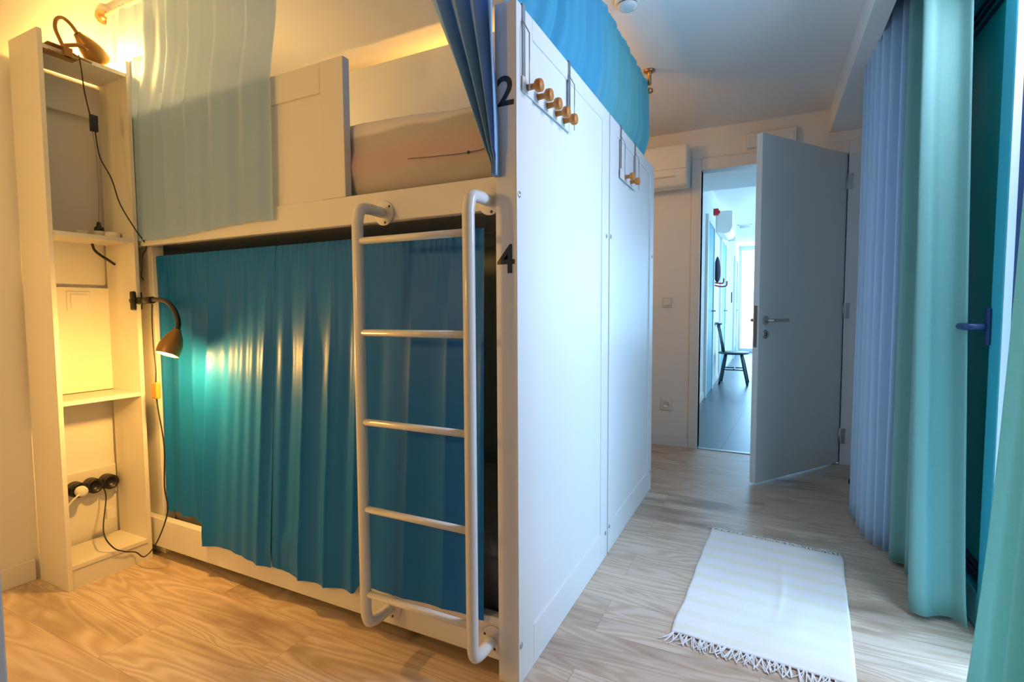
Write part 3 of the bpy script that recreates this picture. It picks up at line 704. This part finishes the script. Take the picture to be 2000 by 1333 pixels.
obj('plug_body', lathe(bmesh.new(), (XL+.0565, 1.042, .312), (1, -.1, 0), [(0, .0185), (.012, .021), (.03, .019), (.034, .012), (.034, 0)], 20), 'plast', wp)
obj('cord', tube(bmesh.new(), smooth([(XL+.085, 1.035, .308), (XL+.09, 1.01, .295), (XL+.085, .985, .265), (XL+.075, .965, .22), (XL+.07, .955, .16), (XL+.07, .95, .092)], 5), .0035, 8), 'plast', wp)

# ------------------------------------------------------------------ hook racks on the end panels
def rack(y0, y1, knobs, label, show=()):
    r = thing('hook_rack', label, 'hook rack', (PX1, (y0+y1)/2, 1.60), None)
    for y in (y0+.012, y1-.012):
        bm = bmesh.new()
        bx(bm, PX1+.001, PX1+.003, y-.008, y+.008, 1.60, 1.802); bx(bm, PX0-.002, PX1+.003, y-.008, y+.008, 1.802, 1.804)
        obj('strap', bm, 'wire', r)
        b2 = bmesh.new()
        tube(b2, [(PX1+.022, y-.009, 1.725), (PX1+.022, y-.009, 1.585)], .0016, 6); tube(b2, [(PX1+.003, y-.009, 1.76), (PX1+.022, y-.009, 1.725)], .0016, 6)
        obj('wire', b2, 'wire', r)
    obj('plate', box(PX1+.001, PX1+.005, y0, y1, 1.583, 1.623, .001), 'white', r)
    for y in knobs:
        bm = lathe(bmesh.new(), (PX1+.005, y, 1.601), (1, 0, 0), [(0, .0085), (.020, .0075), (.024, .013), (.028, .0165), (.038, .0165), (.042, .0145), (.042, 0)], 20)
        obj('knob', bm, 'knob', r)
rack(1.235, 1.600, (1.262, 1.330, 1.397, 1.465, 1.530), 'over-panel rack with five round wooden knobs on the nearer end panel')
rack(2.215, 2.500, (2.285, 2.385), 'over-panel rack with two wooden knobs on the farther end panel')

# ------------------------------------------------------------------ far wall fittings
A = thing('air_conditioner', 'white wall air conditioner left of the room door, partly behind the bed', 'air conditioner', (-.9, YF, 1.866))
def acbody(x0, x1, yb, d, z0, z1):
    prof = [(0, z0+.03), (0, z1), (-d*.92, z1), (-d, z1-.012), (-d, z0+.075), (-d*.86, z0+.018), (-d*.55, z0)]
    bm = bmesh.new(); A_ = [bm.verts.new((x0, yb+a, b)) for a, b in prof]; B_ = [bm.verts.new((x1, yb+a, b)) for a, b in prof]
    bm.faces.new(A_); bm.faces.new(B_[::-1])
    for i in range(len(prof)): bm.faces.new((A_[i], B_[i], B_[(i+1) % len(prof)], A_[(i+1) % len(prof)]))
    bmesh.ops.bevel(bm, geom=bm.edges[:], offset=.006, segments=2, affect='EDGES'); return bm
obj('body', acbody(-1.30, -.525, YF-.001, .195, 1.866, 2.160), 'plast', A)
obj('flap', box(-1.25, -.60, YF-.1995, YF-.1965, 1.945, 1.99, .001), 'plast', A)
bm = box(-1.28, -.53, YF-.197, YF-.1955, 1.990, 1.993); bx(bm, -1.25, -.60, YF-.199, YF-.190, 1.937, 1.9405)
obj('seam', bm, 'wire', A)
s2 = thing('light_switch', 'white light switch between the end panels and the door frame', 'switch', (-.674, YF, 1.077))
obj('plate', box(-.714, -.634, YF-.009, YF, 1.037, 1.117, .003), 'plast', s2); obj('rocker', box(-.702, -.646, YF-.014, YF-.009, 1.050, 1.104, .002), 'plast', s2); obj('rocker_gap', box(-.704, -.644, YF-.0105, YF-.0085, 1.048, 1.106), 'wire', s2)
s3 = thing('wall_socket', 'white round socket low on the wall below the light switch', 'socket', (-.674, YF, .311))
obj('plate', box(-.716, -.632, YF-.010, YF, .269, .353, .003), 'plast', s3)
b2 = lathe(bmesh.new(), (-.674, YF-.010, .311), (0, -1, 0), [(0, .028), (.004, .028), (.004, .022), (.0006, .021), (.0006, 0)], 28)
rc = obj('socket_well', b2, 'plast', s3)
b2 = bmesh.new()
for dx in (-.0095, .0095): lathe(b2, (-.674+dx, YF-.0106, .311), (0, -1, 0), [(0, .003), (.001, .003), (.001, 0)], 8)
obj('pin_holes', b2, 'black', rc)
em = thing('emergency_light', 'flat cream box light on the wall above the door', 'wall light', (0, YF, 2.15))
obj('housing', box(-.16, .137, YF-.045, YF, 2.112, 2.205, .004), 'plast', em); obj('diffuser', box(-.145, .122, YF-.050, YF-.045, 2.122, 2.180, .002), 'white', em)
sd = thing('smoke_detector', 'round white smoke detector on the ceiling beside the blue curtain', 'smoke detector', (-.548, 2.185, ZC))
obj('body', lathe(bmesh.new(), (-.548, 2.185, ZC), (0, 0, -1), [(0, .052), (.014, .052), (.018, .049), (.022, .040), (.022, .0)], 32), 'plast', sd)
obj('vent_ring', lathe(bmesh.new(), (-.548, 2.185, ZC-.022), (0, 0, -1), [(0, .038), (.004, .038), (.004, 0)], 32), 'decal', sd)
obj('cap', lathe(bmesh.new(), (-.548, 2.185, ZC-.027), (0, 0, -1), [(0, .041), (.006, .040), (.012, .034), (.014, .02), (.014, 0)], 32), 'plast', sd)
tag(obj('door_stop', lathe(bmesh.new(), (.452, 3.53, 0), (0, 0, 1), [(0, .014), (.02, .014), (.026, .010), (.026, 0)], 16), 'black'), 'small black door stop on the floor beside the soft blue curtain', 'door stop')

# ------------------------------------------------------------------ corridor contents
c = thing('spindle_chair', 'dark spindle-back wooden chair standing along the corridor wall', 'chair', (-.41, 7.7, 0))
def seatbm():
    bm = bmesh.new(); lathe(bm, (0, 0, 0), (0, 0, 1), [(0, .16), (.008, .19), (.022, .195), (.03, .185), (.026, 0)], 32)
    for v in bm.verts: v.co = Vector((-.42+v.co.x*1.02, 7.70+v.co.y*1.05, .405+v.co.z))
    return bm
obj('seat', seatbm(), 'chair', c)
for sx in (-1, 1):
    for sy in (-1, 1):
        t0 = Vector((-.42+sx*.10, 7.70+sy*.11, .405)); t1_ = Vector((-.41+sx*.175, 7.70+sy*.19, 0))
        obj('leg', tube(bmesh.new(), [t0+(t1_-t0)*k/6 for k in range(7)], .016, 10, rf=lambda t: .019-.004*abs(t-.4)*2.2), 'chair', c)
for sy in (-1, 1):
    obj('stretcher', tube(bmesh.new(), [(-.555, 7.70+sy*.155, .20), (-.27, 7.70+sy*.155, .20)], .008, 8), 'chair', c)
obj('stretcher', tube(bmesh.new(), [(-.41, 7.545, .20), (-.41, 7.855, .20)], .008, 8), 'chair', c)
for k in range(5):
    y = 7.70+(k-2)*.072; obj('spindle', tube(bmesh.new(), [(-.565+.012*abs(k-2), y*.5+7.70*.5, .425), (-.622, y+(k-2)*.01, .80)], .0085, 8), 'chair', c)
obj('crest_rail', tube(bmesh.new(), smooth([(-.605, 7.52, .815), (-.628, 7.61, .825), (-.632, 7.70, .828), (-.628, 7.79, .825), (-.605, 7.88, .815)], 4), .019, 10), 'chair', c)
hc = thing('air_conditioner', 'small air conditioner high on the corridor wall, seen through the doorway', 'air conditioner', (HX, 7.9, 2.05))
bm = acbody(0, .8, 0, .20, 2.03, 2.33)
for v in bm.verts: v.co = Vector((HX-v.co.y, 7.5+v.co.x, v.co.z))
obj('body', bm, 'plast', hc)
obj('flap', box(HX+.10, HX+.20, 8.31, 8.34, 2.02, 2.12, .003), 'plast', hc)
al = thing('alarm_box', 'small red alarm box high on the corridor wall', 'alarm', (HX, 6.98, 2.29))
obj('housing', box(HX, HX+.06, 7.12, 7.20, 2.22, 2.30, .004), 'red', al)
obj('lens', lathe(bmesh.new(), (HX+.06, 7.16, 2.26), (1, 0, 0), [(0, .022), (.015, .018), (.015, 0)], 16), 'red', al)
hk = thing('wall_hook', 'red wall hook on the corridor wall, holding a dark hat', 'hook', (HX, 7.3, 1.34))
b2 = bmesh.new()
tube(b2, smooth([(HX, 7.25, 1.37), (HX+.06, 7.25, 1.36), (HX+.12, 7.25, 1.36), (HX+.13, 7.25, 1.42)], 4), .009, 8)
obj('arm', b2, 'red', hk); b2 = bmesh.new()
tube(b2, smooth([(HX, 7.38, 1.34), (HX+.08, 7.38, 1.32), (HX+.15, 7.38, 1.33), (HX+.16, 7.38, 1.39)], 4), .009, 8)
obj('arm', b2, 'red', hk); obj('plate', box(HX, HX+.008, 7.22, 7.42, 1.32, 1.40, .002), 'red', hk)
bm = bmesh.new(); bmesh.ops.create_uvsphere(bm, u_segments=20, v_segments=12, radius=1)
for v in bm.verts:
    z = v.co.z; v.co = Vector((HX+.045+.038*v.co.x*(1-.25*z), 7.30+.15*v.co.y, 1.54+.17*z))
for f in bm.faces: f.smooth = True
tag(obj('hat', bm, 'felt'), 'dark hat hanging over the red wall hook in the corridor', 'hat')
gv = thing('ceiling_vent', 'slatted air vent in the corridor ceiling', 'vent', (-.42, 10.2, 2.5))
bm = bmesh.new()
bx(bm, -.52, -.30, 10.0, 10.02, 2.49, 2.5); bx(bm, -.52, -.30, 10.38, 10.4, 2.49, 2.5); bx(bm, -.52, -.505, 10.0, 10.4, 2.49, 2.5); bx(bm, -.315, -.30, 10.0, 10.4, 2.49, 2.5)
obj('frame', bm, 'trim', gv)
bm = bmesh.new()
for k in range(9): bx(bm, -.505, -.315, 10.04+k*.04, 10.052+k*.04, 2.49, 2.498)
obj('grille', bm, 'wire', gv)
tag(obj('wall_switch', box(HX, HX+.02, 10.9, 11.1, 1.15, 1.35, .004), 'black'), 'small dark switch on the corridor wall between two far doors', 'switch')

# ------------------------------------------------------------------ rug
C0, C1, C2, C3 = Vector((-.215, 2.500, 0)), Vector((.292, 2.447, 0)), Vector((-.254, 1.630, 0)), Vector((.236, 1.600, 0))
def rug(u, v):
    a = C0.lerp(C1, u); b = C2.lerp(C3, u); p = a.lerp(b, v)
    p.x += .006*noise.noise(Vector((v*6, round(u)*9+3, 0)))*(abs(u-.5)*2)**3
    z = .005+.0022*(1+noise.noise(Vector((u*3, v*4, 2))))+.003*max(0, noise.noise(Vector((u*5+v*3, v*5-u*2, 7))))
    z += .004*math.exp(-((u-.52-.08*math.sin(v*3))/.02)**2)*math.exp(-((v-.45)/.22)**2)
    return Vector((p.x, p.y, z))
RG = obj('rug', grid(60, 90, rug, True), 'rug', loc=(0, 2.05, 0)); tag(RG, 'white cotton rug with pale yellow stripes and fringed ends on the oak floor', 'rug')
md = RG.modifiers.new('thickness', 'SOLIDIFY'); md.thickness = .004; md.offset = -1
for nm, va, sg, ln in (('fringe', 1.0, -1, .050), ('fringe', 0.0, 1, .028)):
    bm = bmesh.new()
    for k in range(26 if sg < 0 else 34):
        u = (k+.5)/(26 if sg < 0 else 34); p = rug(u, va)
        for q in range(5 if sg < 0 else 3):
            dx = random.uniform(-.012, .012); l = ln*random.uniform(.7, 1.25); sw_ = random.uniform(-.02, .02)
            tube(bm, smooth([(p.x+dx*.4, p.y-sg*.002, .006), (p.x+dx*.5+sw_*.3, p.y+sg*l*.4, .008), (p.x+dx+sw_, p.y+sg*l*.8, .0045), (p.x+dx*1.4+sw_*1.4, p.y+sg*l, .004)], 2), .0016, 5)
    f = obj(nm, bm, 'fringe', RG, 'twisted cotton fringe'); f['kind'] = 'stuff'
